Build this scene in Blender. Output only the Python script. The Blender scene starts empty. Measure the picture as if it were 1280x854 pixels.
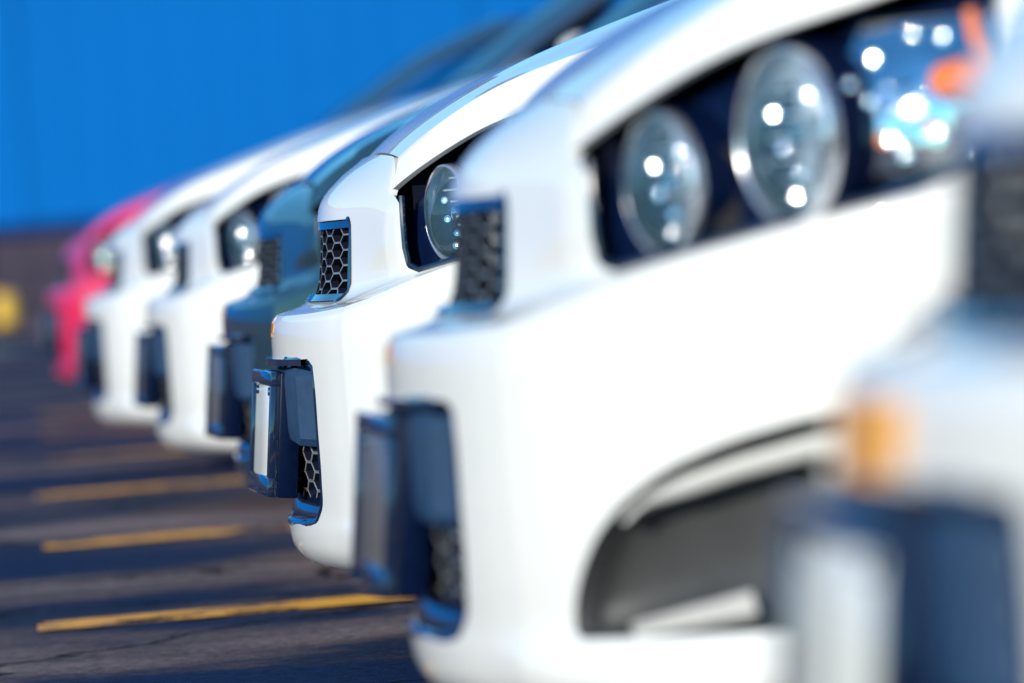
import bpy, bmesh, math, random
from mathutils import Vector, Matrix
from mathutils.bvhtree import BVHTree
random.seed(7)
SC = bpy.context.scene
COL = SC.collection
PI = math.pi
rad = math.radians

# ------------------------------------------------------------------ camera
EYE = 0.60
cd = bpy.data.cameras.new('camera')
cam = bpy.data.objects.new('camera', cd)
COL.objects.link(cam)
SC.camera = cam
PSI = math.atan(586 / 7111.0)
PITCH = math.atan(137 / 7111.0)
ROLL = rad(4.57)
fwd = Vector((math.sin(PSI) * math.cos(PITCH), math.cos(PSI) * math.cos(PITCH), -math.sin(PITCH)))
right0 = Vector((math.cos(PSI), -math.sin(PSI), 0))
up0 = right0.cross(fwd)
right = right0 * math.cos(ROLL) - up0 * math.sin(ROLL)
up = up0 * math.cos(ROLL) + right0 * math.sin(ROLL)
M = Matrix((right, up, -fwd)).transposed().to_4x4()
M.translation = Vector((0, 0, EYE))
cam.matrix_world = M
cd.sensor_width = 36
cd.lens = 200
cd.clip_start = 0.05
cd.clip_end = 3000
cd.dof.use_dof = True
cd.dof.focus_distance = 7.95
cd.dof.aperture_fstop = 3.9
cd.dof.aperture_blades = 0

# ------------------------------------------------------------------ light
SUN_AZ = rad(-138)      # direction TO the sun, measured from +Y clockwise towards +X: behind and to the left
SUN_EL = rad(19)
to_sun = Vector((math.sin(SUN_AZ) * math.cos(SUN_EL), math.cos(SUN_AZ) * math.cos(SUN_EL), math.sin(SUN_EL)))
w = bpy.data.worlds.new('World')
SC.world = w
w.use_nodes = True
nt = w.node_tree
nt.nodes.clear()
sky = nt.nodes.new('ShaderNodeTexSky')
sky.sky_type = 'NISHITA'
sky.sun_disc = False
sky.sun_elevation = SUN_EL
sky.sun_rotation = SUN_AZ
sky.altitude = 1500
sky.air_density = 1.0
sky.dust_density = 0.2
sky.ozone_density = 3.0
bg = nt.nodes.new('ShaderNodeBackground')
bg.inputs['Strength'].default_value = 0.14
wo = nt.nodes.new('ShaderNodeOutputWorld')
tint = nt.nodes.new('ShaderNodeMix')
tint.data_type = 'RGBA'
tint.blend_type = 'MULTIPLY'
tint.inputs[0].default_value = 1
tint.inputs[7].default_value = (0.43, 0.98, 1.14, 1)      # azure tint added over the sky for bluer fill and reflections
nt.links.new(sky.outputs[0], tint.inputs[6])
nt.links.new(tint.outputs[2], bg.inputs[0])
nt.links.new(bg.outputs[0], wo.inputs[0])
sl = bpy.data.lights.new('sun', 'SUN')
sl.energy = 4.6
sl.angle = rad(0.5)
sl.color = (1.0, 0.93, 0.82)
so = bpy.data.objects.new('sun', sl)
so.rotation_euler = to_sun.to_track_quat('Z', 'Y').to_euler()
COL.objects.link(so)
vs = SC.view_settings
vs.view_transform = 'Standard'
vs.look = 'None'
vs.exposure = 0.20
vs.gamma = 1
SC.cycles.max_bounces = 8
SC.cycles.sample_clamp_indirect = 6
SC.cycles.use_denoising = True

# ------------------------------------------------------------------ materials
def new_mat(name):
    m = bpy.data.materials.new(name)
    m.use_nodes = True
    n = m.node_tree
    return m, n, n.nodes['Principled BSDF']

def noise(n, scale, detail=4, rough=0.5, coords='Object', vec_scale=None):
    tc = n.nodes.new('ShaderNodeTexCoord')
    src = tc.outputs[coords]
    if vec_scale:
        mp = n.nodes.new('ShaderNodeMapping')
        mp.inputs['Scale'].default_value = vec_scale
        n.links.new(src, mp.inputs[0])
        src = mp.outputs[0]
    t = n.nodes.new('ShaderNodeTexNoise')
    t.inputs['Scale'].default_value = scale
    t.inputs['Detail'].default_value = detail
    t.inputs['Roughness'].default_value = rough
    n.links.new(src, t.inputs['Vector'])
    return t

def ramp(n, src, stops):
    r = n.nodes.new('ShaderNodeValToRGB')
    els = r.color_ramp.elements
    while len(els) < len(stops):
        els.new(0.5)
    for e, (p, c) in zip(els, stops):
        e.position = p
        e.color = (*c, 1) if len(c) == 3 else c
    n.links.new(src, r.inputs[0])
    return r

def simple(name, col, rough=0.5, metal=0.0, coat=0.0, coat_rough=0.03, var=0.08, nscale=30, bump=0.0, bscale=300):
    m, n, p = new_mat(name)
    t = noise(n, nscale, 3)
    lo = tuple(c * (1 - var) for c in col)
    hi = tuple(min(1, c * (1 + var)) for c in col)
    r = ramp(n, t.outputs[0], [(0.3, lo), (0.7, hi)])
    n.links.new(r.outputs[0], p.inputs['Base Color'])
    p.inputs['Roughness'].default_value = rough
    p.inputs['Metallic'].default_value = metal
    p.inputs['Coat Weight'].default_value = coat
    p.inputs['Coat Roughness'].default_value = coat_rough
    if bump:
        t2 = noise(n, bscale, 2)
        b = n.nodes.new('ShaderNodeBump')
        b.inputs['Strength'].default_value = bump
        b.inputs['Distance'].default_value = 0.001
        n.links.new(t2.outputs[0], b.inputs['Height'])
        n.links.new(b.outputs[0], p.inputs['Normal'])
    return m

PAINT = {
    'white': simple('white_paint', (0.72, 0.712, 0.68), 0.4, 0, 0.9, 0.02, 0.015, 4),
    'teal': simple('blue_green_paint', (0.018, 0.042, 0.052), 0.3, 0.35, 1.0, 0.02, 0.05, 4),
    'red': simple('red_paint', (0.70, 0.006, 0.07), 0.35, 0.0, 1.0, 0.02, 0.03, 4),
}
M_PLASTIC = simple('navy_black_plastic', (0.0015, 0.006, 0.028), 0.3, 0, 0.0, 0.1, 0.2, 60, 0.25, 900)
M_TRIM = simple('grained_blue_black_plastic', (0.010, 0.036, 0.09), 0.5, 0, 0.0, 0.1, 0.2, 60, 0.5, 1500)
M_GLOSS = simple('gloss_black_trim', (0.006, 0.014, 0.04), 0.10, 0, 1.0, 0.02, 0.1)
M_DARK = simple('dark_cavity_plastic', (0.004, 0.006, 0.016), 0.9, 0, 0, 0.1, 0.2)
M_BEZEL = simple('grey_recess_plastic', (0.040, 0.040, 0.041), 0.55, 0, 0, 0.1, 0.1, 20, 0.3, 900)
M_CHROME = simple('chrome', (0.85, 0.87, 0.9), 0.06, 1.0, 0, 0.1, 0.02)
M_SATIN = simple('satin_silver', (0.55, 0.57, 0.6), 0.25, 1.0, 0, 0.1, 0.04)
M_REFL = simple('aluminised_reflector', (0.85, 0.90, 0.95), 0.38, 0.6, 0.5, 0.03, 0.02)
M_BLADE = simple('light_grey_plastic', (0.5, 0.49, 0.46), 0.5)
M_RING = simple('bright_ring_metal', (0.85, 0.87, 0.9), 0.22, 0.85, 1.0, 0.03, 0.02)
M_MESH = simple('grey_mesh_plastic', (0.30, 0.32, 0.35), 0.28, 0.5, 0.4, 0.1, 0.08)
M_GOLD = simple('gold_emblem', (1.0, 0.42, 0.06), 0.45, 0.0, 1.0, 0.02, 0.1)
M_ORANGE = simple('orange_lens', (0.95, 0.22, 0.02), 0.12, 0.0, 1.0, 0.02, 0.1)
M_RUBBER = simple('tyre_rubber', (0.02, 0.02, 0.022), 0.8)
M_UNDER = simple('underbody_black', (0.01, 0.01, 0.012), 0.8)
M_PLATE = simple('plate_white', (0.78, 0.77, 0.70), 0.35, 0, 0.5, 0.05, 0.03)
M_PLATE_DARK = simple('plate_bronze_grey', (0.13, 0.11, 0.10), 0.4, 0, 0.3, 0.05, 0.05)
M_SEAT = simple('dark_seat_fabric', (0.03, 0.03, 0.035), 0.9)

def glass(name, tint=(1, 1, 1), ior=1.5):
    m, n, p = new_mat(name)
    n.nodes.remove(p)
    out = n.nodes['Material Output']
    tr = n.nodes.new('ShaderNodeBsdfTransparent')
    tr.inputs[0].default_value = (*tint, 1)
    gl = n.nodes.new('ShaderNodeBsdfGlossy')
    gl.inputs['Roughness'].default_value = 0.02
    fr = n.nodes.new('ShaderNodeFresnel')
    fr.inputs['IOR'].default_value = ior
    mx = n.nodes.new('ShaderNodeMixShader')
    n.links.new(fr.outputs[0], mx.inputs[0])
    n.links.new(tr.outputs[0], mx.inputs[1])
    n.links.new(gl.outputs[0], mx.inputs[2])
    n.links.new(mx.outputs[0], out.inputs[0])
    return m
M_LENS = glass('clear_lamp_glass', (0.93, 0.97, 1.0))
_n = M_LENS.node_tree
_d = _n.nodes.new('ShaderNodeBsdfDiffuse')
_d.inputs[0].default_value = (0.35, 0.75, 1.0, 1)
_x = _n.nodes.new('ShaderNodeMixShader')
_x.inputs[0].default_value = 0.06           # moulded prisms in the glass scatter a little light
_o = _n.nodes['Material Output']
_s = _o.inputs[0].links[0].from_socket
_n.links.new(_s, _x.inputs[1])
_n.links.new(_d.outputs[0], _x.inputs[2])
_n.links.new(_x.outputs[0], _o.inputs[0])
M_COVER = glass('clear_cover', (0.95, 0.98, 1.0))
M_WINDOW = glass('tinted_window_glass', (0.25, 0.32, 0.36))
M_SCREEN = glass('coated_windshield_glass', (0.2, 0.3, 0.36), ior=6.0)

def asphalt():
    m, n, p = new_mat('asphalt')
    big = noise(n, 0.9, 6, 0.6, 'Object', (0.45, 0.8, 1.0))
    r1 = ramp(n, big.outputs[0], [(0.43, (0.004, 0.022, 0.085)), (0.49, (0.024, 0.034, 0.075)), (0.54, (0.120, 0.092, 0.105)), (0.66, (0.27, 0.215, 0.215))])  # dark blue bands are cast shadows painted into the colour, mixed with patchy tone
    fine = noise(n, 38, 8, 0.85)
    r2 = ramp(n, fine.outputs[0], [(0.36, (0.25, 0.26, 0.30)), (0.5, (0.9, 0.9, 0.9)), (0.66, (2.0, 1.9, 1.8))])
    mul = n.nodes.new('ShaderNodeMix')
    mul.data_type = 'RGBA'
    mul.blend_type = 'MULTIPLY'
    mul.inputs[0].default_value = 1
    n.links.new(r1.outputs[0], mul.inputs[6])
    n.links.new(r2.outputs[0], mul.inputs[7])
    # cracks
    tc = n.nodes.new('ShaderNodeTexCoord')
    wn = noise(n, 1.6, 5, 0.6)
    add = n.nodes.new('ShaderNodeMix')
    add.data_type = 'RGBA'
    add.blend_type = 'ADD'
    add.inputs[0].default_value = 0.6
    n.links.new(tc.outputs['Object'], add.inputs[6])
    n.links.new(wn.outputs['Color'], add.inputs[7])
    vo = n.nodes.new('ShaderNodeTexVoronoi')
    vo.feature = 'DISTANCE_TO_EDGE'
    vo.inputs['Scale'].default_value = 0.85
    n.links.new(add.outputs[2], vo.inputs['Vector'])
    cr = ramp(n, vo.outputs['Distance'], [(0.004, (0.12, 0.12, 0.14)), (0.016, (1, 1, 1))])
    mul2 = n.nodes.new('ShaderNodeMix')
    mul2.data_type = 'RGBA'
    mul2.blend_type = 'MULTIPLY'
    mul2.inputs[0].default_value = 1
    n.links.new(mul.outputs[2], mul2.inputs[6])
    n.links.new(cr.outputs[0], mul2.inputs[7])
    n.links.new(mul2.outputs[2], p.inputs['Base Color'])
    p.inputs['Roughness'].default_value = 0.8
    b = n.nodes.new('ShaderNodeBump')
    b.inputs['Strength'].default_value = 0.8
    b.inputs['Distance'].default_value = 0.012
    mb = noise(n, 45, 6, 0.75)
    n.links.new(mb.outputs[0], b.inputs['Height'])
    b2 = n.nodes.new('ShaderNodeBump')
    b2.inputs['Strength'].default_value = 1.0
    b2.inputs['Distance'].default_value = 0.012
    n.links.new(cr.outputs[0], b2.inputs['Height'])
    n.links.new(b.outputs[0], b2.inputs['Normal'])
    n.links.new(b2.outputs[0], p.inputs['Normal'])
    return m
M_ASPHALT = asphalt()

def stripe_paint():
    m, n, p = new_mat('worn_yellow_paint')
    t = noise(n, 5, 6, 0.7)
    r = ramp(n, t.outputs[0], [(0.36, (0.30, 0.13, 0.04)), (0.50, (0.95, 0.40, 0.015)), (0.75, (0.98, 0.50, 0.03))])
    n.links.new(r.outputs[0], p.inputs['Base Color'])
    p.inputs['Roughness'].default_value = 0.6
    t2 = noise(n, 3.5, 7, 0.75, 'Object', (1.0, 1.0, 1.0))
    a = ramp(n, t2.outputs[0], [(0.42, (0, 0, 0)), (0.49, (1, 1, 1))])
    n.links.new(a.outputs[0], p.inputs['Alpha'])
    return m
M_STRIPE = stripe_paint()
M_SIDING = simple('blue_siding_paint', (0.0, 0.130, 0.435), 0.9, 0, 0.0, 0.1, 0.05, 0.5)
M_WALL_SHADE = simple('dark_blue_wall_and_shade', (0.001, 0.03, 0.14), 0.8, 0, 0, 0.1, 0.05)
M_BLOCK = simple('brown_grey_masonry', (0.060, 0.048, 0.070), 0.85, 0, 0, 0.1, 0.2, 6, 0.5, 60)
for _m in (M_PLASTIC, M_DARK, M_SIDING, M_WALL_SHADE, M_BLOCK, M_ASPHALT):
    _m.node_tree.nodes['Principled BSDF'].inputs['Specular IOR Level'].default_value = 0.12
M_YELLOW = simple('yellow_post_paint', (0.62, 0.36, 0.02), 0.5)

# ------------------------------------------------------------------ helpers
def V(s, t, z):
    """car space: s back from the plate, t towards the driver's side, z up"""
    return Vector((s, -t, z))

def link(name, me, mat=None, parent=None):
    o = bpy.data.objects.new(name, me)
    COL.objects.link(o)
    if mat is not None:
        me.materials.clear()
        me.materials.append(mat)
    if parent is not None:
        o.parent = parent
    return o

def mesh(verts, faces, smooth=True, sharp=35):
    me = bpy.data.meshes.new('m')
    me.from_pydata([tuple(v) for v in verts], [], faces)
    bm = bmesh.new()
    bm.from_mesh(me)
    bmesh.ops.recalc_face_normals(bm, faces=bm.faces)
    bm.to_mesh(me)
    bm.free()
    if smooth:
        me.shade_smooth()
        me.set_sharp_from_angle(angle=rad(sharp))
    return me

def join(*meshes):
    vs, fs = [], []
    for v, f in meshes:
        o = len(vs)
        vs += list(v)
        fs += [tuple(i + o for i in q) for q in f]
    return vs, fs

def box(x0, x1, y0, y1, z0, z1):
    v = [Vector((x, y, z)) for x in (x0, x1) for y in (y0, y1) for z in (z0, z1)]
    f = [(0, 1, 3, 2), (4, 6, 7, 5), (0, 4, 5, 1), (2, 3, 7, 6), (0, 2, 6, 4), (1, 5, 7, 3)]
    return v, f

def bevel_box(x0, x1, y0, y1, z0, z1, w=0.004, seg=2):
    bm = bmesh.new()
    v, f = box(x0, x1, y0, y1, z0, z1)
    bv = [bm.verts.new(p) for p in v]
    for q in f:
        bm.faces.new([bv[i] for i in q])
    bmesh.ops.recalc_face_normals(bm, faces=bm.faces)
    bmesh.ops.bevel(bm, geom=bm.edges[:], offset=w, segments=seg, affect='EDGES', profile=0.5)
    bm.verts.index_update()
    out = [p.co.copy() for p in bm.verts], [tuple(x.index for x in q.verts) for q in bm.faces]
    bm.free()
    return out

def xf(vf, mat):
    return [mat @ v for v in vf[0]], vf[1]

def prism(loop, d):
    n = len(loop)
    v = [Vector(p) for p in loop] + [Vector(p) + d for p in loop]
    f = [tuple(range(n))[::-1], tuple(range(n, 2 * n))]
    f += [(i, (i + 1) % n, (i + 1) % n + n, i + n) for i in range(n)]
    return v, f

def tube(path, r, n=8, closed=False, rs=None):
    """sweep a circle along a path"""
    P = [Vector(p) for p in path]
    N = len(P)
    v, f = [], []
    ref = Vector((0.13, 0.21, 0.97)).normalized()
    prev = None
    for i in range(N):
        a = P[(i - 1) % N] if (closed or i > 0) else P[i]
        b = P[(i + 1) % N] if (closed or i < N - 1) else P[i]
        d = (b - a).normalized()
        if prev is None:
            x = d.cross(ref).normalized()
        else:
            x = (prev - d * prev.dot(d)).normalized()
        prev = x
        y = d.cross(x)
        rr = rs[i] if rs else r
        for k in range(n):
            an = 2 * PI * k / n
            v.append(P[i] + x * math.cos(an) * rr + y * math.sin(an) * rr)
    m = N if closed else N - 1
    for i in range(m):
        j = (i + 1) % N
        for k in range(n):
            f.append((i * n + k, i * n + (k + 1) % n, j * n + (k + 1) % n, j * n + k))
    if not closed:
        f.append(tuple(range(n))[::-1])
        f.append(tuple(range((N - 1) * n, N * n)))
    return v, f

def lathe(prof, n=48, close=False):
    """profile of (axial, radius) round local X (axis)"""
    v, f = [], []
    for a, r in prof:
        for k in range(n):
            an = 2 * PI * k / n
            v.append(Vector((a, r * math.cos(an), r * math.sin(an))))
    L = len(prof)
    for i in range(L if close else L - 1):
        j = (i + 1) % L
        for k in range(n):
            f.append((i * n + k, i * n + (k + 1) % n, j * n + (k + 1) % n, j * n + k))
    return v, f

def grid_mesh(rows):
    v = [p for r in rows for p in r]
    n = len(rows[0])
    f = []
    for i in range(len(rows) - 1):
        for j in range(n - 1):
            f.append((i * n + j, i * n + j + 1, (i + 1) * n + j + 1, (i + 1) * n + j))
    return v, f

def chaikin(pts, it=2):
    for _ in range(it):
        out = [pts[0]]
        for a, b in zip(pts[:-1], pts[1:]):
            out += [a * 0.75 + b * 0.25, a * 0.25 + b * 0.75]
        out.append(pts[-1])
        pts = out
    return pts

def chaikin_closed(pts, it=2, q=0.25):
    for _ in range(it):
        out = []
        n = len(pts)
        for i in range(n):
            a, b = Vector(pts[i]), Vector(pts[(i + 1) % n])
            out += [a * (1 - q) + b * q, a * q + b * (1 - q)]
        pts = out
    return pts

def lerp_table(tab, x):
    if x <= tab[0][0]:
        return tab[0][1:] if len(tab[0]) > 2 else tab[0][1]
    for a, b in zip(tab[:-1], tab[1:]):
        if x <= b[0]:
            k = (x - a[0]) / (b[0] - a[0])
            r = tuple(p + (q - p) * k for p, q in zip(a[1:], b[1:]))
            return r if len(r) > 1 else r[0]
    return tab[-1][1:] if len(tab[-1]) > 2 else tab[-1][1]

def cut(me, cutters, thick=0.010):
    """give a sheet its thickness and cut real openings in it"""
    o = bpy.data.objects.new('work', me)
    COL.objects.link(o)
    if thick:
        sm = o.modifiers.new('s', 'SOLIDIFY')
        sm.thickness = thick
        sm.offset = -1
        sm.use_even_offset = False
    tmp = []
    for c in cutters:
        cm = mesh(c[0], c[1], smooth=False)
        co = bpy.data.objects.new('cutwork', cm)
        COL.objects.link(co)
        tmp.append(co)
        b = o.modifiers.new('b', 'BOOLEAN')
        b.operation = 'DIFFERENCE'
        b.object = co
        b.solver = 'EXACT'
    bpy.context.view_layer.update()
    dg = bpy.context.evaluated_depsgraph_get()
    res = bpy.data.meshes.new_from_object(o.evaluated_get(dg))
    for t in tmp + [o]:
        bpy.data.objects.remove(t)
    bm = bmesh.new()
    bm.from_mesh(res)
    bmesh.ops.remove_doubles(bm, verts=bm.verts, dist=0.0002)
    bm.to_mesh(res)
    bm.free()
    res.shade_smooth()
    res.set_sharp_from_angle(angle=rad(32))
    return res

def mirror(vf):
    return [Vector((p.x, -p.y, p.z)) for p in vf[0]], vf[1]

# ------------------------------------------------------------------ the front of the hatchback
T = [0, .12, .25, .36, .42, .435, .5, .6, .7, .78, .83, .85]
B = [.028, .036, .058, .085, .105, .110, .140, .195, .270, .360, .48, .63]
U = [.110, .118, .145, .168, .180, .184, .205, .280, .365, .455, .545, .63]
H = [b + .010 for b in B]
zh = [.507, .507, .509, .512, .516, .518, .527, .550, .572, .590, .608, .620]
ROWS = [
    ([.19, .19, .192, .198, .203, .197, .215, .28, .395, .50, .58, .64],
     [.724, .724, .722, .718, .714, .672, .69, .732, .768, .79, .81, .82]),
    ([.150, .152, .170, .185, .193, .193, .212, .278, .388, .49, .575, .638],
     [.699, .698, .695, .690, .686, .664, .680, .716, .750, .773, .79, .80]),
    ([.117, .124, .150, .172, .186, .188, .209, .276, .380, .48, .57, .635],
     [.668, .667, .665, .661, .658, .655, .668, .700, .730, .755, .775, .785]),
    ([u - .001 for u in U], [.643, .643, .642, .640, .638, .638, .642, .660, .68, .70, .72, .73]),
    ([u - .005 for u in U], [.583, .583, .582, .583, .585, .586, .590, .605, .625, .645, .665, .675]),
    ([.094, .102, .135, .163, .180, .184, .207, .283, .370, .460, .545, .63],
     [.521, .521, .522, .531, .539, .541, .552, .568, .586, .601, .619, .632]),
    (H, zh),
    ([h - .0015 for h in H], [z - .003 for z in zh]),
    ([b + .002 for b in B], [z - .012 for z in zh]),
    (B, [.45, .45, .45, .45, .45, .452, .46, .47, .48, .49, .50, .50]),
    (B, [.39] * 12),
    (B, [.33] * 12),
    ([b + .002 for b in B], [.27] * 12),
    ([b + .006 for b in B], [.228] * 12),
    ([.033, .039, .061, .088, .102, .106, .130, .182, .255, .345, .47, .63], [.200] * 12),
    ([.039, .045, .067, .094, .110, .114, .138, .192, .265, .357, .48, .64], [.168] * 12),
    ([.066, .072, .095, .12, .14, .145, .17, .22, .30, .39, .51, .65], [.143] * 12),
    ([.16, .16, .18, .20, .22, .225, .25, .30, .38, .47, .57, .68], [.134] * 12),
]
def fascia_grid():
    rows = []
    for ss, zz in ROWS:
        half = [V(s, t, z) for s, t, z in zip(ss, T, zz)]
        full = [Vector((p.x, -p.y, p.z)) for p in half[::-1][:-1]] + half
        rows.append(chaikin(full, 2))
    cols = list(zip(*rows))
    cols = [chaikin(list(c), 2) for c in cols]
    return [list(r) for r in zip(*cols)]
GR = fascia_grid()
fv, ff = grid_mesh(GR)
BV = BVHTree.FromPolygons([tuple(p) for p in fv], ff)

def surf_s(t, z, default=0.1):
    h = BV.ray_cast(Vector((-1, -t, z)), Vector((1, 0, 0)))
    return h[0].x if h[0] is not None else default

def surf_t(s, z, default=0.8):
    h = BV.ray_cast(Vector((s, -2, z)), Vector((0, 1, 0)))
    return -h[0].y if h[0] is not None else default

def rrect(t0, t1, z0, z1, r, n=5):
    p = []
    for cx, cz, a0 in ((t1 - r, z1 - r, 0), (t0 + r, z1 - r, 90), (t0 + r, z0 + r, 180), (t1 - r, z0 + r, 270)):
        for k in range(n + 1):
            a = rad(a0 + 90 * k / n)
            p.append((cx + r * math.cos(a), cz + r * math.sin(a)))
    return p
UP_OPEN = rrect(-.25, .25, .522, .636, .016)
def low_outline():
    pts = [(-.30, .445), (.30, .445), (.305, .40), (.30, .30), (.285, .245), (.24, .214), (.0, .208), (-.24, .214), (-.285, .245), (-.30, .30), (-.305, .40)]
    return [(p[0], p[1]) for p in chaikin_closed([(a, b, 0) for a, b in pts], 2, 0.15)]
LOW_OPEN = low_outline()
HEAD = [(.160, .674), (.194, .664), (.199, .650), (.199, .58), (.203, .562), (.215, .555), (.285, .571), (.355, .587), (.456, .606), (.500, .622), (.520, .66), (.535, .76), (.56, .86), (.14, .86)]
FOG = [(.152, .224), (.154, .262), (.162, .292), (.175, .322), (.196, .350), (.232, .379), (.285, .402), (.351, .419), (.42, .426), (.455, .40), (.46, .33), (.44, .245), (.40, .234), (.298, .232), (.18, .226)]
FOG = [(p[0], p[1]) for p in chaikin_closed([(a, b, 0) for a, b in FOG], 1, 0.2)]

WHEEL_S, ARCH_R = .90, .36
def arch(s, side):
    v, f = lathe([(-.30, ARCH_R), (.30, ARCH_R)], 40)
    n = 40
    f += [tuple(range(n)), tuple(range(n, 2 * n))[::-1]]
    m = Matrix.Translation(V(s, side * .85, .31)) @ Matrix.Rotation(PI / 2, 4, 'Z')
    return xf((v, f), m)

def cutters_front():
    cs = [prism([V(-.3, t, z) for t, z in UP_OPEN], Vector((.55, 0, 0))),
          prism([V(-.3, t, z) for t, z in LOW_OPEN], Vector((.55, 0, 0)))]
    for sd in (1, -1):
        cs.append(prism([V(s, sd * .430, z) for s, z in HEAD], Vector((0, -sd * .8, 0))))
        cs.append(prism([V(s, sd * .50, z) for s, z in FOG], Vector((0, -sd * .8, 0))))
        cs.append(arch(WHEEL_S, sd))
    return cs
bumper_me = cut(mesh(fv, ff), cutters_front(), 0.009)

# hood
EDGE = [(0, .194, .441, .671), (.03, .212, .478, .687), (.06, .238, .52, .703), (.10, .270, .57, .722), (.14, .302, .62, .739), (.20, .348, .665, .756), (.26, .400, .70, .769), (.38, .505, .755, .797), (.55, .68, .785, .845), (.8, .93, .775, .905), (1.0, 1.12, .74, .945)]
CENT = [(0, .1985, .7275), (.06, .235, .757), (.14, .30, .792), (.26, .42, .845), (.38, .527, .880), (.55, .68, .925), (.8, .88, .970), (1.0, 1.06, .998)]
KS = [0, .15, .3, .45, .6, .72, .82, .885, .915, .93, .945, .965, 1.0]
def hood_rows(nw=44):
    rows = []
    for i in range(nw + 1):
        w_ = i / nw
        es, et, ez = lerp_table(EDGE, w_)
        cs, cz = lerp_table(CENT, w_)
        face = .043 + .03 * w_
        zc = ez + face
        half = []
        for k in KS:
            if k <= .93:
                q = k / .93
                crown = cz + (zc - cz) * q ** 2.2
                ridge = .008 * math.exp(-((q - .66) / .1) ** 2) * min(1, w_ * 5)
                half.append(V(cs + (es + .012 * (1 - w_) - cs) * q ** 2, et * q * .985, crown + ridge))
            else:
                q = (k - .93) / .07
                half.append(V(es + .012 * (1 - w_) * (1 - q), et * (.985 + .015 * q ** .6), zc - face * q))
        full = [Vector((p.x, -p.y, p.z)) for p in half[::-1][:-1]] + half
        rows.append(full)
    # smooth along the length
    for _ in range(2):
        rows = [rows[0]] + [[(a + b * 2 + c) / 4 for a, b, c in zip(rows[i - 1], rows[i], rows[i + 1])] for i in range(1, nw)] + [rows[-1]]
    return rows
HR = hood_rows()
hv, hf = grid_mesh(HR)
hood_me = cut(mesh(hv, hf, sharp=60), [], 0.008)

BVH_HOOD = BVHTree.FromPolygons([tuple(p) for p in hv], hf)
# ---- grille honeycomb
def honeycomb(outline_fn, t0, t1, z0, z1, w, h, bar, off, depth, lean=0.0):
    """flat-topped cells in staggered columns, each a ring with depth, following the nose"""
    vs_, fs_ = [], []
    cw = w * .75
    ncol = int((t1 - t0) / cw) + 2
    nrow = int((z1 - z0) / h) + 2
    for c in range(-ncol // 2, ncol // 2 + 1):
        for r in range(nrow):
            ct = c * cw + (t0 + t1) / 2
            cz = z0 + r * h + (h / 2 if c % 2 else 0)
            if not outline_fn(ct, cz):
                continue
            def hx(a, b, dd):
                out = []
                for k, (fx, fz) in enumerate(((.5, 0), (.25, .5), (-.25, .5), (-.5, 0), (-.25, -.5), (.25, -.5))):
                    tt, zz = ct + fx * a, cz + fz * b
                    s = surf_s(max(-.3, min(.3, tt)), lean_z(zz)) + off + dd + lean * (zz - z0)
                    out.append(V(s, tt, zz))
                return out
            def lean_z(z):
                return z
            o1 = hx(w, h, 0)
            i1 = hx(w - bar * 2.2, h - bar * 1.7, -.001)
            i2 = hx(w - bar * 3.0, h - bar * 2.4, depth)
            o2 = hx(w, h, depth)
            b = len(vs_)
            vs_ += o1 + i1 + i2 + o2
            for k in range(6):
                j = (k + 1) % 6
                fs_.append((b + k, b + j, b + 6 + j, b + 6 + k))
                fs_.append((b + 6 + k, b + 6 + j, b + 12 + j, b + 12 + k))
                fs_.append((b + 12 + k, b + 12 + j, b + 18 + j, b + 18 + k))
    return vs_, fs_
up_mesh = honeycomb(lambda t, z: abs(t) < .262 and .515 < z < .645, -.26, .26, .518, .642, .070, .0215, .0015, .006, .010)
low_mesh = honeycomb(lambda t, z: abs(t) < .31 and .20 < z < .455 and not (abs(t) > .27 and z < .23), -.30, .30, .205, .45, .062, .027, .0026, .014, .012)
def back_panel(t0, t1, z0, z1, off, n=14, mz=6):
    rows = []
    for i in range(mz + 1):
        z = z0 + (z1 - z0) * i / mz
        rows.append([V(surf_s(max(-.3, min(.3, t0 + (t1 - t0) * k / n)), z) + off, t0 + (t1 - t0) * k / n, z) for k in range(n + 1)])
    return grid_mesh(rows)

def rim_path(outline, off):
    return [V(surf_s(t, z) + off, t, z) for t, z in outline]

# ---- lamp (axis = local +X pointing forwards out of the lamp)
def lamp_matrix(s, t, z, yaw, side):
    d = Vector((-math.cos(yaw), -side * math.sin(yaw), .0)).normalized()
    q = d.to_track_quat('X', 'Z')
    return Matrix.Translation(V(s, side * t, z)) @ q.to_matrix().to_4x4()

def reflector(R):
    prof = [(-.004, R * .93), (-.012, R * .88), (-.030, R * .72), (-.045, R * .48), (-.052, R * .25), (-.053, R * .12)]
    v, f = lathe(prof, 40)
    # facets: every other rib is pressed in a little
    for i, p in enumerate(v):
        k = i % 40
        if k % 4 in (0, 1):
            p.x -= .0025
    fins = []
    for j in range(-3, 4):
        z = j * R * .24
        hw = math.sqrt(max(0, (R * .86) ** 2 - z * z))
        fins.append(box(-.030, -.010, -hw, hw, z - .0012, z + .0012))
    fins.append(box(-.034, -.012, -.0015, .0015, -R * .84, R * .84))
    return join((v, f), *fins)

def lens_v(R):
    prof = [(0.001, R * .95), (.010, R * .88), (.017, R * .75), (.024, R * .5), (.027, R * .25), (.028, R * .02)]
    v, f = lathe(prof, 48)
    f.append(tuple(range((len(prof) - 1) * 48, len(prof) * 48)))
    return v, f

def ring_v(R):
    prof = [(-.010, R * 1.0), (.002, R * 1.02), (.008, R * 1.0), (.010, R * .96), (.006, R * .91), (-.006, R * .88)]
    return lathe(prof, 56, close=True)

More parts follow.
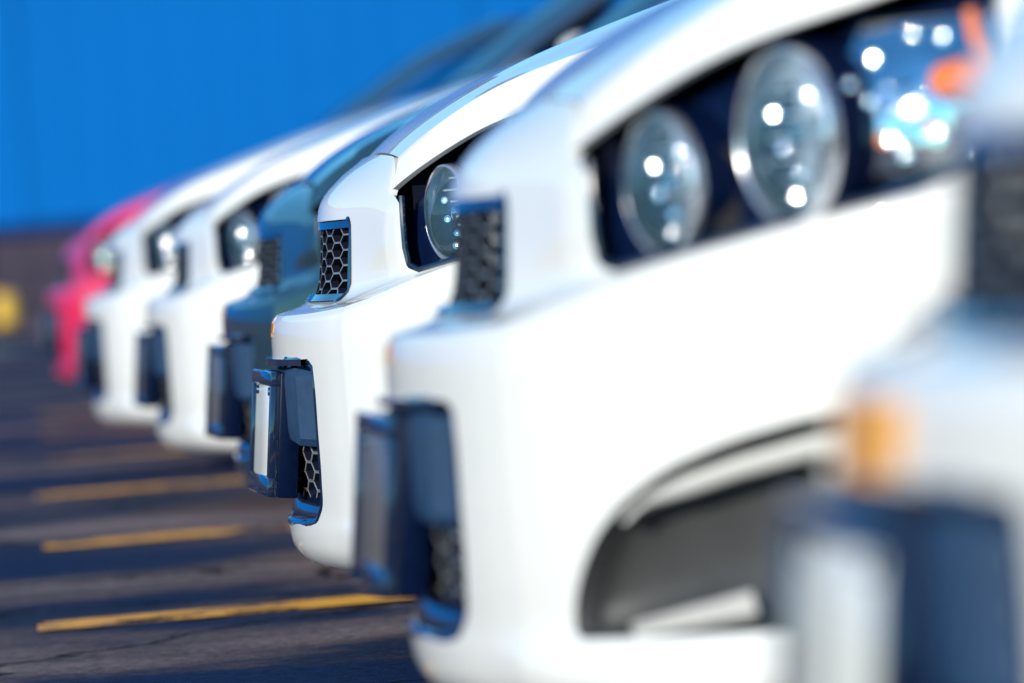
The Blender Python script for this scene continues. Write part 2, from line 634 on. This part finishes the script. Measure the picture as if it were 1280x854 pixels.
def barrel_v(R):
    prof = [(.001, R * .985), (-.004, R * 1.03), (-.02, R * 1.05), (-.09, R * 1.04), (-.15, R * 1.0), (-.15, R * .3)]
    v, f = lathe(prof, 48)
    v2, f2 = lathe([(-.054, R * .92), (-.056, R * .05)], 32)
    return join((v, f), (v2, f2))

def add(parent, name, vf, mat, sharp=35, smooth=True):
    return link(name, mesh(vf[0], vf[1], smooth, sharp), mat, parent)

# ------------------------------------------------------------------ rest of the body
TOPZ = [(.6, .815), (.68, .843), (.93, .903), (1.12, .943), (2.0, .965), (3.2, 1.0), (3.95, .98)]
def side_panel(s0, s1, n=14):
    rows = []
    for i in range(n + 1):
        s = s0 + (s1 - s0) * i / n
        zt = lerp_table(TOPZ, s)
        tp = .785 - .03 * max(0, (s - 3.0)) 
        tail = max(0, (s - 3.5)) ** 2 * .25
        prof = [(.78, .165), (.825, .20), (.848, .34), (.856, .50), (.852, .62), (.848, .66), (.838, .72), (.815, zt - .03), (tp, zt)]
        rows.append([V(s, t - tail, z) for t, z in prof])
    cols = [chaikin(r, 1) for r in rows]
    return grid_mesh(cols)

def cabin():
    st = [(1.06, 1.12, .70, .60, .97), (1.30, 1.30, .715, .58, 1.14), (1.62, 1.62, .735, .57, 1.34), (1.90, 1.90, .75, .56, 1.45), (2.3, 2.3, .755, .56, 1.49), (2.9, 2.9, .745, .55, 1.485), (3.4, 3.4, .72, .53, 1.44), (3.72, 3.72, .69, .52, 1.25), (3.95, 3.95, .68, .52, .99)]
    return st

def grille(root, name, vf):
    me = bpy.data.meshes.new('m')
    me.from_pydata([tuple(p) for p in vf[0]], [], vf[1])
    o = link(name, me, M_MESH, root)
    me.materials.append(M_DARK)
    me.polygons.foreach_set('material_index', [0 if i % 3 == 0 else 1 for i in range(len(vf[1]))])
    me.update()
    return o

def build_car():
    root = bpy.data.objects.new('parked_car', None)
    COL.objects.link(root)
    root.empty_display_size = .3
    P = PAINT['white']
    link('front_bumper', bumper_me, P, root)
    link('hood', hood_me, P, root)
    # upper grille
    g = grille(root, 'upper_grille', up_mesh)
    add(g, 'grille_backing', back_panel(-.30, .30, .505, .655, .05), M_DARK)
    add(g, 'grille_surround', tube(rim_path(UP_OPEN, .002), .0045, 8, True), M_GLOSS)
    for z0_, z1_, o0 in ((.624, .634, .002), (.5235, .5325, -.003)):
        rr_ = []
        for z, o in ((z1_, .03), (z1_, o0), (z0_, o0), (z0_, .03)):
            rr_.append([V(surf_s(t, z) + o, t, z) for t in [-.245 + .49 * k / 20 for k in range(21)]])
        add(g, 'grille_bar', grid_mesh(rr_), M_GLOSS, 30)
    # lower grille
    g = grille(root, 'lower_grille', low_mesh)
    add(g, 'grille_backing', back_panel(-.34, .34, .19, .47, .10), M_DARK)
    add(g, 'grille_surround', tube(rim_path(LOW_OPEN, .004), .006, 8, True), M_GLOSS)
    lip = [rim_path([(t, z) for t in [-.285 + .57 * k / 20 for k in range(21)]], o) for z, o in ((.446, -.010), (.446, .05), (.437, .05), (.437, -.010), (.446, -.010))]
    add(g, 'air_deflector', grid_mesh(lip), M_GLOSS, 30)
    # curved lower blade inside the opening
    bl = []
    for z, o in ((.275, .030), (.25, .014), (.232, .006), (.215, .004), (.205, .012)):
        bl.append(rim_path([(-.285 + .57 * k / 20, z) for k in range(21)], o))
    add(g, 'lower_blade', grid_mesh(bl), M_GLOSS, 60)
    # emblem
    E = [(-.088, .012), (-.034, .012), (-.030, .0285), (.040, .0285), (.040, .012), (.090, .012), (.078, -.016), (.030, -.016), (.026, -.0285), (-.042, -.0285), (-.040, -.016), (-.098, -.016)]
    def emb(sc, out, d, zc=.490):
        fr_ = [V(surf_s(t * sc, zc + z * sc) - out, t * sc, zc + z * sc) for t, z in E]
        return prism(fr_, Vector((d, 0, 0)))
    e = add(root, 'emblem', emb(.50, .0012, .012), M_GOLD, 20)
    add(e, 'emblem_rim', emb(.56, .0006, .012), M_CHROME, 20)
    build_car.big = mesh(*emb(1.4, .012, .030, .474), sharp=20)
    build_car.big.materials.append(M_GOLD)
    # licence plate: leans forward at the top and is a little skewed
    pm = Matrix.Translation(V(.012, 0, .34)) @ Matrix.Rotation(rad(2.6), 4, 'Z') @ Matrix.Rotation(rad(6.5), 4, 'Y')
    pm = Matrix.Translation(V(.012, 0, .34)) @ Matrix.Rotation(rad(2.6), 4, 'Z') @ Matrix.Rotation(rad(-6.5) * -1, 4, 'Y')
    hold = add(root, 'plate_holder', xf(bevel_box(.004, .034, -.158, .158, -.089, .089, .003), pm), M_PLASTIC, 30)
    fr = join(bevel_box(-.010, .005, -.158, .158, .068, .089, .003), bevel_box(-.010, .005, -.158, .158, -.089, -.060, .003),
              bevel_box(-.010, .005, -.158, -.143, -.062, .070, .003), bevel_box(-.010, .005, .143, .158, -.062, .070, .003))
    add(hold, 'plate_frame', xf(fr, pm), M_GLOSS, 30)
    add(hold, 'license_plate', xf(bevel_box(-.004, .0035, -.144, .144, -.064, .072, .002), pm), M_PLATE, 30)
    for ty in (-.10, .10):
        add(hold, 'bolt', xf(xf(lathe([(-.008, .001), (-.008, .006), (-.003, .007)], 12), Matrix.Translation((0, ty, .060))), pm), M_CHROME)
    # bracket block between plate and grille
    bk = []
    for s, wd, zt, zb in ((.036, .150, .427, .335), (.050, .225, .433, .324), (.085, .268, .435, .320), (.115, .275, .432, .326)):
        bk.append([V(s, -wd, zb), V(s, -wd, zt - .012), V(s, -wd + .012, zt), V(s, wd - .012, zt), V(s, wd, zt - .012), V(s, wd, zb + .01), V(s, wd - .01, zb), V(s, -wd + .01, zb), V(s, -wd, zb)])
    vf = grid_mesh(bk)
    vf[1].append(tuple(range(8))[::-1])
    add(root, 'plate_bracket', vf, M_TRIM, 25)
    for sd in (1, -1):
        # pocket behind the headlight opening
        hp = []
        for k in range(13):
            row = []
            for t in [.455, .48, .50, .53, .56, .60, .64, .68, .72, .76, .79, .81]:
                zt = lerp_table([(.435, .672), (.5, .69), (.6, .732), (.7, .768), (.81, .80)], t) - .006
                z = .545 + (zt - .545) * k / 12
                row.append(V(surf_s(t, z, .3) + .022 + (t - .46) * .12 + .02 * (k / 12) ** 3, sd * (t - .006), z))
            hp.append(row)
        hl = add(root, 'headlight', grid_mesh(hp), M_PLASTIC)
        rp = [(.203, .660), (.2015, .62), (.2015, .59), (.205, .567), (.217, .559), (.285, .575), (.355, .591), (.456, .610), (.50, .626)]
        add(hl, 'headlight_edge', tube([V(s, sd * (surf_t(s, z) - .004), z) for s, z in rp], .0042, 8), M_GLOSS)
        for (ls, lt, lz, R, yw) in ((.264, .55, .631, .0665, 22), (.364, .675, .664, .080, 23.5)):
            lm = lamp_matrix(ls, lt, lz, rad(yw), sd)
            add(hl, 'lamp_barrel', xf(barrel_v(R), lm), M_PLASTIC, 25)
            add(hl, 'reflector', xf(reflector(R), lm), M_REFL, 20)
            add(hl, 'bulb', xf(lathe([(-.05, .013), (-.020, .014), (-.010, .013), (-.002, .009), (.001, .001)], 20), lm), M_CHROME)
            add(hl, 'lamp_ring', xf(ring_v(R), lm), M_RING, 40)
            add(hl, 'lens', xf(lens_v(R), lm), M_LENS, 80)
        # turn signal compartment
        ts = []
        for z in [.625 + .0165 * k for k in range(9)]:
            ts.append([V(surf_s(.77, z) + a * .135 - .043 + .012 * math.sin(a * 9 + z * 60) * .35, sd * (surf_t(.42 + a * .11, z, .78) - .030 - .012 * math.sin(a * PI)), z) for a in [k / 10 for k in range(11)]])
        ln = []
        for k in range(12):
            s_ = .22 + .075 * k
            h_ = BVH_HOOD.ray_cast(Vector((s_, -.45, 0)), Vector((0, 0, 1)))
            zt = (h_[0].z if h_[0] is not None else .66) - .012
            ln.append([V(s_, sd * .45, .50), V(s_, sd * .45, zt - .03), V(s_, sd * .43, zt)])
        add(hl, 'inner_liner', grid_mesh(ln), M_DARK)
        sun_l = (to_sun + Vector((-.1, -1, 0)).normalized()).normalized()
        hv_ = Vector((sun_l.x, sun_l.y * sd, sun_l.z))
        def glint_cap(p, Rc, rr):  # small cap added for a glint, aimed midway between sun and camera
            q = hv_.to_track_quat('X', 'Z').to_matrix().to_4x4()
            pr_ = [(math.sqrt(Rc * Rc - a * a) - Rc, a) for a in (rr, rr * .6, rr * .25, rr * .02)]
            vf = lathe(pr_, 16)
            vf[1].append(tuple(range(48, 64)))
            return xf(vf, Matrix.Translation(p) @ q)
        FC = []
        for (ls, lt, lz, R, yw) in ((.264, .55, .631, .0665, 22), (.364, .675, .664, .080, 23.5)):
            lm = lamp_matrix(ls, lt, lz, rad(yw), sd)
            for fy, fz, fx, Rc in ((-.42, .28, -.004, .045), (-.05, -.66, -.004, .05), (-.66, -.3, -.004, .03), (.35, .45, -.004, .032), (-.1, -.1, .004, .022), (.1, -.4, -.002, .02)):
                FC.append(glint_cap(lm @ Vector((fx, fy * R * sd, fz * R)), Rc, .0048))
        for p_, Rc in ((V(.43, sd * .765, .725), .030), (V(.44, sd * .765, .655), .034), (V(.47, sd * .772, .69), .018), (V(.425, sd * .76, .69), .02), (V(.45, sd * .77, .64), .022), (V(.49, sd * .78, .74), .025), (V(.465, sd * .77, .745), .02), (V(.48, sd * .775, .655), .022), (V(.44, sd * .765, .70), .016), (V(.50, sd * .785, .64), .02), (V(.41, sd * .75, .705), .014), (V(.455, sd * .77, .67), .015)):
            FC.append(glint_cap(p_, Rc, .0055))
        for vf_ in FC:
            add(hl, 'chrome_glint_cap', vf_, M_CHROME, 80)  # added chrome caps that shape the sparkles, not pressed into the reflector
        add(hl, 'turn_signal_reflector', grid_mesh(ts), M_CHROME, 12)
        om = Matrix.Translation(V(.505, sd * .775, .70))
        add(hl, 'turn_signal_bulb', xf(lathe([(-.030, .003), (-.024, .014), (0, .020), (.02, .016), (.03, .004)], 20), om), M_ORANGE)
        om = [V(.520 + .006 * math.sin(k), sd * (.800 - .002 * k), .66 + .02 * k) for k in range(6)]
        add(hl, 'side_marker', tube(om, .006, 8), M_ORANGE)
        cp = []
        for z in [.612 + .0165 * k for k in range(10)]:
            cp.append([V(s, sd * (surf_t(s, z, .8) - .006), z) for s in [.42 + .012 * k for k in range(10)]])
        for p_ in (V(.435, sd * .755, .655), V(.475, sd * .768, .660)):
            add(hl, 'amber_glint_cap', glint_cap(p_, .02, .006), M_ORANGE)  # orange caps added to make amber glints in the lamp
        add(hl, 'turn_signal_cover', grid_mesh(cp), M_COVER, 80)
        # fog lamp recess
        N = len(FOG)
        cs_, cz_ = .315, .30
        rings = []
        base = [V(s, sd * (surf_t(s, z) - .003), z) for s, z in FOG]
        rings.append(base)
        for sc, dep in ((.985, .010), (.95, .022), (.84, .036), (.66, .046), (.45, .050), (.2, .052)):
            ct = surf_t(cs_, cz_)
            rings.append([V(cs_ + .012 + (s - cs_) * sc + dep * .25, sd * ((surf_t(s, z) - ct) * sc * .9 + ct - .012 - dep), cz_ + (z - cz_) * sc) for s, z in FOG])
        fvv = [p for r in rings for p in r]
        fff = []
        for i in range(len(rings) - 1):
            for k in range(N):
                j = (k + 1) % N
                fff.append((i * N + k, i * N + j, (i + 1) * N + j, (i + 1) * N + k))
        fff.append(tuple(range((len(rings) - 1) * N, len(rings) * N)))
        fr_ = add(root, 'fog_lamp_recess', (fvv, fff), M_BEZEL, 50)
        out = [(.196, .334), (.207, .346), (.221, .357), (.247, .371), (.290, .386), (.351, .402), (.42, .405), (.452, .388)]
        inn = [(.198, .330), (.211, .339), (.226, .346), (.252, .354), (.291, .367), (.351, .381), (.42, .383), (.445, .368)]
        bro = [[V(s, sd * (surf_t(s, z) - .006), z) for s, z in out],
               [V(s + .001, sd * (surf_t(s, z) - .006), z - .004) for s, z in out],
               [V(s, sd * (surf_t(s, z) - .014), z + .004) for s, z in inn],
               [V(s, sd * (surf_t(s, z) - .022), z) for s, z in inn],
               [V(s, sd * (surf_t(s, z) - .050), z + .004) for s, z in inn]]
        add(fr_, 'brow', grid_mesh(bro), P, 60)
        bd = [V(.20, sd * (.585), .232), V(.30, sd * .680, .250), V(.30, sd * .655, .264), V(.20, sd * .56, .238)]
        add(fr_, 'splitter_blade', prism(bd, Vector((0, 0, -.005))), M_BLADE, 20)
        fm = lamp_matrix(.365, .70, .315, rad(20), sd)
        add(fr_, 'fog_lamp', xf(lathe([(-.03, .03), (0, .034), (.005, .032), (.004, .028), (-.01, .022), (-.018, .002)], 28), fm), M_SATIN)
        # sides
        cutw = [arch(WHEEL_S, sd), arch(3.42, sd)]
        for nm, a, b in (('fender', .645, 1.245), ('front_door', 1.25, 2.195), ('rear_door', 2.20, 3.045), ('rear_quarter', 3.05, 3.98)):
            vf = side_panel(a, b)
            if sd < 0:
                vf = mirror(vf)
            me = mesh(*vf)
            if nm in ('fender', 'rear_quarter', 'rear_door'):
                me = cut(me, cutw, .008)
            o = link(nm, me, P, root)
            if 'door' in nm:
                add(o, 'door_handle', bevel_box(b - .22, b - .06, *(sorted((-sd * .852, -sd * .882))), .80, .825, .006), P)
        # wheel
        for ws in (WHEEL_S, 3.42):
            wm = Matrix.Translation(V(ws, sd * .76, .31)) @ Matrix.Rotation(-PI / 2 * sd, 4, 'Z')
            tyre = lathe([(-.095, .215), (-.10, .26), (-.09, .297), (-.06, .31), (.06, .31), (.09, .297), (.10, .26), (.095, .215)], 48, True)
            wh = add(root, 'wheel', xf(tyre, wm), M_RUBBER)
            rim = [lathe([(.085, .218), (.092, .205), (.07, .195), (-.08, .19), (-.09, .218)], 40)]
            rim.append(lathe([(.075, .001), (.078, .035), (.06, .06)], 24))
            for k in range(5):
                sp = bevel_box(.045, .075, -.022, .022, .03, .20, .005)
                rim.append(xf(sp, Matrix.Rotation(k * 2 * PI / 5, 4, 'X')))
            add(wh, 'rim', xf(join(*rim), wm), M_SATIN, 30)
        # mirror
        mv, mf = lathe([(-.06, .01), (-.055, .045), (-.02, .065), (.03, .068), (.05, .06), (.052, .01)], 20)
        mm = Matrix.Translation(V(1.42, sd * .93, 1.06)) @ Matrix.Diagonal((1, 1.5, 1, 1))
        mo = add(root, 'side_mirror', join(xf((mv, mf), mm), tube([V(1.40, sd * .76, .99), V(1.41, sd * .86, 1.01)], .022, 10)), P, 50)
        mg = lathe([(.053, .001), (.053, .055)], 20)
        add(mo, 'mirror_glass', xf(mg, mm), M_CHROME)
    # cabin: roof skin, pillars and glass
    st = [(1.06, .72, .60, .975, .975), (1.28, .735, .59, 1.0, 1.13), (1.60, .745, .58, 1.0, 1.325), (1.92, .75, .57, .985, 1.45), (2.35, .75, .57, .975, 1.49), (2.95, .745, .56, .99, 1.485), (3.40, .73, .545, 1.0, 1.43), (3.70, .71, .54, .99, 1.25), (3.95, .70, .54, .985, 1.0)]
    def arc(s, tt, z):
        n = 10
        return [V(s + .05 * (abs(k) / n) ** 2, tt * k / n, z - .035 * (abs(k) / n) ** 2.4) for k in range(-n, n + 1)]
    roof_r = [arc(s, tt, zt) for s, tb, tt, zb, zt in st[3:7]]
    add(root, 'roof', grid_mesh(roof_r), P, 60)
    ws_ = [arc(s - .03, tt + .035 if s > 1.06 else tb - .0, zt + .012) for s, tb, tt, zb, zt in st[0:4]]
    add(root, 'windshield', grid_mesh(ws_), M_SCREEN, 60)
    rw = [arc(s, tt - .03, zt) for s, tb, tt, zb, zt in st[6:9]]
    add(root, 'rear_window', grid_mesh(rw), M_WINDOW, 60)
    for sd in (1, -1):
        add(root, 'windshield_pillar', tube([V(1.10, sd * .70, .96), V(1.30, sd * .655, 1.10), V(1.62, sd * .60, 1.29), V(1.96, sd * .575, 1.415)], .020, 10), M_SATIN)
        add(root, 'roof_rail', tube([V(1.96, sd * .575, 1.415), V(2.4, sd * .575, 1.455), V(3.0, sd * .565, 1.45), V(3.44, sd * .55, 1.395)], .026, 10), M_GLOSS)
        add(root, 'centre_pillar', tube([V(2.2, sd * .765, .965), V(2.25, sd * .585, 1.44)], .03, 8), M_DARK)
        add(root, 'rear_pillar', tube([V(3.15, sd * .75, .99), V(3.44, sd * .55, 1.395), V(3.9, sd * .66, 1.0)], .045, 10), M_GLOSS)
        gl_ = [[V(1.12, sd * .76, .95), V(2.2, sd * .765, .965), V(3.15, sd * .75, .99)], [V(1.97, sd * .585, 1.40), V(2.2, sd * .58, 1.44), V(3.42, sd * .555, 1.385)]]
        add(root, 'side_window', grid_mesh(gl_), M_WINDOW, 60)
    # tail, floor pan, seats, cowl, wipers
    tail = [[V(3.97 + .05 * (1 - (k / 8) ** 2), .78 * k / 8, z) for k in range(-8, 9)] for z in (.2, .35, .55, .75, .9, .985)]
    tp = add(root, 'tailgate', grid_mesh(tail), P, 60)
    for sd in (1, -1):
        add(tp, 'tail_lamp', bevel_box(3.94, 4.02, *(sorted((-sd * .60, -sd * .77))), .62, .86, .01), simple('red_tail_lens', (.5, .01, .01), .15, 0, 1))
    add(root, 'underbody', join(box(.35, 3.95, -.60, .60, .16, .22), box(.24, .30, -.42, .42, .2, .66), box(.30, .36, -.60, .60, .2, .66)), M_UNDER)
    add(root, 'cowl', bevel_box(1.02, 1.16, -.70, .70, .93, .972, .01), M_DARK)
    for a, b in ((-.55, .05), (.0, .6)):
        add(root, 'wiper', tube([V(1.10, a, .990), V(1.13, (a + b) / 2, 1.012), V(1.12, b, 1.004)], .007, 6), M_DARK)
    for t_ in (-.36, .36):
        seat = join(bevel_box(2.0, 2.5, t_ - .24, t_ + .24, .45, .62, .04), bevel_box(2.42, 2.56, t_ - .23, t_ + .23, .58, 1.12, .05), bevel_box(2.46, 2.56, t_ - .12, t_ + .12, 1.14, 1.30, .03))
        add(root, 'seat', seat, M_SEAT)
    add(root, 'dashboard', bevel_box(1.2, 1.55, -.68, .68, .7, .95, .04), M_SEAT)
    return root

proto = build_car()

def copy_tree(o, parent=None, paint=None, cache={}):
    c = o.copy()
    COL.objects.link(c)
    c.parent = parent
    if paint and o.type == 'MESH' and o.data.materials and o.data.materials[0] == PAINT['white']:
        key = (o.data.name, paint)
        if key not in cache:
            m = o.data.copy()
            m.materials.clear()
            m.materials.append(PAINT[paint])
            cache[key] = m
        c.data = cache[key]
    for ch in o.children:
        copy_tree(ch, c, paint)
    return c

CARS = [  # nose x, y of the centre line, paint, label
    (.299, 8.20, None, 'white hatchback in sharp focus, its grille and plate seen between two blurred neighbours'),
    (.310, 5.68, None, 'large blurred white hatchback showing both round headlamps and the fog lamp recess'),
    (.425, 3.20, None, 'strongly blurred pale hatchback cut off by the right edge, nearest of the row'),
    (.316, 10.9, 'teal', 'dark blue-green hatchback, the only dark car in the row'),
    (.223, 13.7, None, 'blurred white hatchback next beyond the dark blue-green car'),
    (.10, 16.4, None, 'blurred white hatchback parked between another white one and the red car'),
    (.01, 23.0, 'red', 'red hatchback at the far end of the row'),
]
kids = list(proto.children)
for i, (x, y, pc, lab) in enumerate(CARS):
    c = proto if i == 0 else copy_tree(proto, None, pc)
    c.location = (x, y, 0)
    c['label'] = lab
    c.rotation_euler = (0, 0, rad((0, 0, 0, .35, -.3, .4, -.5)[i]))
    if i == 2:
        for h in c.children:
            if h.name.startswith('emblem'):
                h.data = build_car.big
                h.location.x = .006
    if i in (1, 3, 4, 5):
        for h in c.children:
            for g in h.children:
                if g.name.startswith('license_plate'):
                    g.data = g.data.copy()
                    g.data.materials.clear()
                    g.data.materials.append(M_PLATE_DARK)
    c['category'] = 'car'
    c['group'] = 'hatchbacks parked side by side in a row'

# ------------------------------------------------------------------ ground
def struct(o):
    o['kind'] = 'structure'
    return o
gv, gf = [Vector((-600, -600, 0)), Vector((600, -600, 0)), Vector((600, 900, 0)), Vector((-600, 900, 0))], [(0, 1, 2, 3)]
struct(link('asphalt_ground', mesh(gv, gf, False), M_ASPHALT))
for y in (1.30, 4.05, 6.80, 9.55, 12.30, 15.05, 17.80, 20.55, 23.3):
    x0 = -.03 + random.uniform(-.04, .04)
    n = 60
    v, f = [], []
    for k in range(n + 1):
        x = x0 + 5.2 * k / n
        v += [Vector((x, y - .12 + random.uniform(-.008, .008), .004)), Vector((x, y + .12 + random.uniform(-.008, .008), .004))]
    for k in range(n):
        f.append((2 * k, 2 * k + 2, 2 * k + 3, 2 * k + 1))
    struct(link('parking_line', mesh(v, f, False), M_STRIPE))

# ------------------------------------------------------------------ the blue building beyond the lot
WY = 50.0
bld = bpy.data.objects.new('blue_building', None)
COL.objects.link(bld)
bld.location = (0, WY, 0)
bld['label'] = 'long blue metal-clad building with a brown-grey masonry base behind the cars'
bld['category'] = 'building'
add(bld, 'wall', box(-40, 40, .06, 14, 0, 6), M_WALL_SHADE, smooth=False)
pv, pf = [], []
prof = []
W = 4.0
x = 0
while x < W - 1e-6:
    prof += [(x, 0), (x + .28, 0), (x + .31, -.004), (x + .37, -.004)]
    x += .4
prof = [(min(a, W - .012), b) for a, b in prof] + [(W - .012, 0)]
for a, b in prof:
    pv += [Vector((a, b, 1.02)), Vector((a, b, 5.6))]
pf = [(2 * k, 2 * k + 2, 2 * k + 3, 2 * k + 1) for k in range(len(prof) - 1)]
panel_me = mesh(pv, pf, False)
for k in range(20):
    o = link('siding_panel', panel_me, M_SIDING, bld)
    o.location = (-40 + k * W, 0, 0)
add(bld, 'painted_shade_strip', bevel_box(-40, 40, -.09, .05, .92, 1.02, .01), M_WALL_SHADE)  # dark strip added to stand for the shade at the siding's foot
add(bld, 'roof_trim', bevel_box(-40.2, 40.2, -.15, .3, 5.6, 6.05, .02), M_WALL_SHADE)
blk = mesh(*bevel_box(0, .79, -.05, .05, 0, .29, .01, 1))
for r in range(3):
    for k in range(98):
        o = link('block', blk, M_BLOCK, bld)
        o.location = (-39.6 + k * .80 + (.4 if r % 2 else 0), 0, .008 + r * .30)
# small yellow post before the wall
yp = bpy.data.objects.new('yellow_bollard', None)
COL.objects.link(yp)
yp.location = (-.25, 44, 0)
yp['label'] = 'short post with a yellow cap standing before the masonry base at far left'
yp['category'] = 'bollard'
add(yp, 'post', tube([(0, 0, 0), (0, 0, .1), (0, 0, .19)], .05, 16), M_UNDER)
add(yp, 'cap', tube([(0, 0, .18), (0, 0, .20), (0, 0, .40), (0, 0, .43), (0, 0, .445)], .11, 20, rs=[.07, .10, .10, .08, .03]), M_YELLOW)
add(yp, 'base_plate', bevel_box(-.15, .15, -.15, .15, .003, .02, .003), M_SATIN)
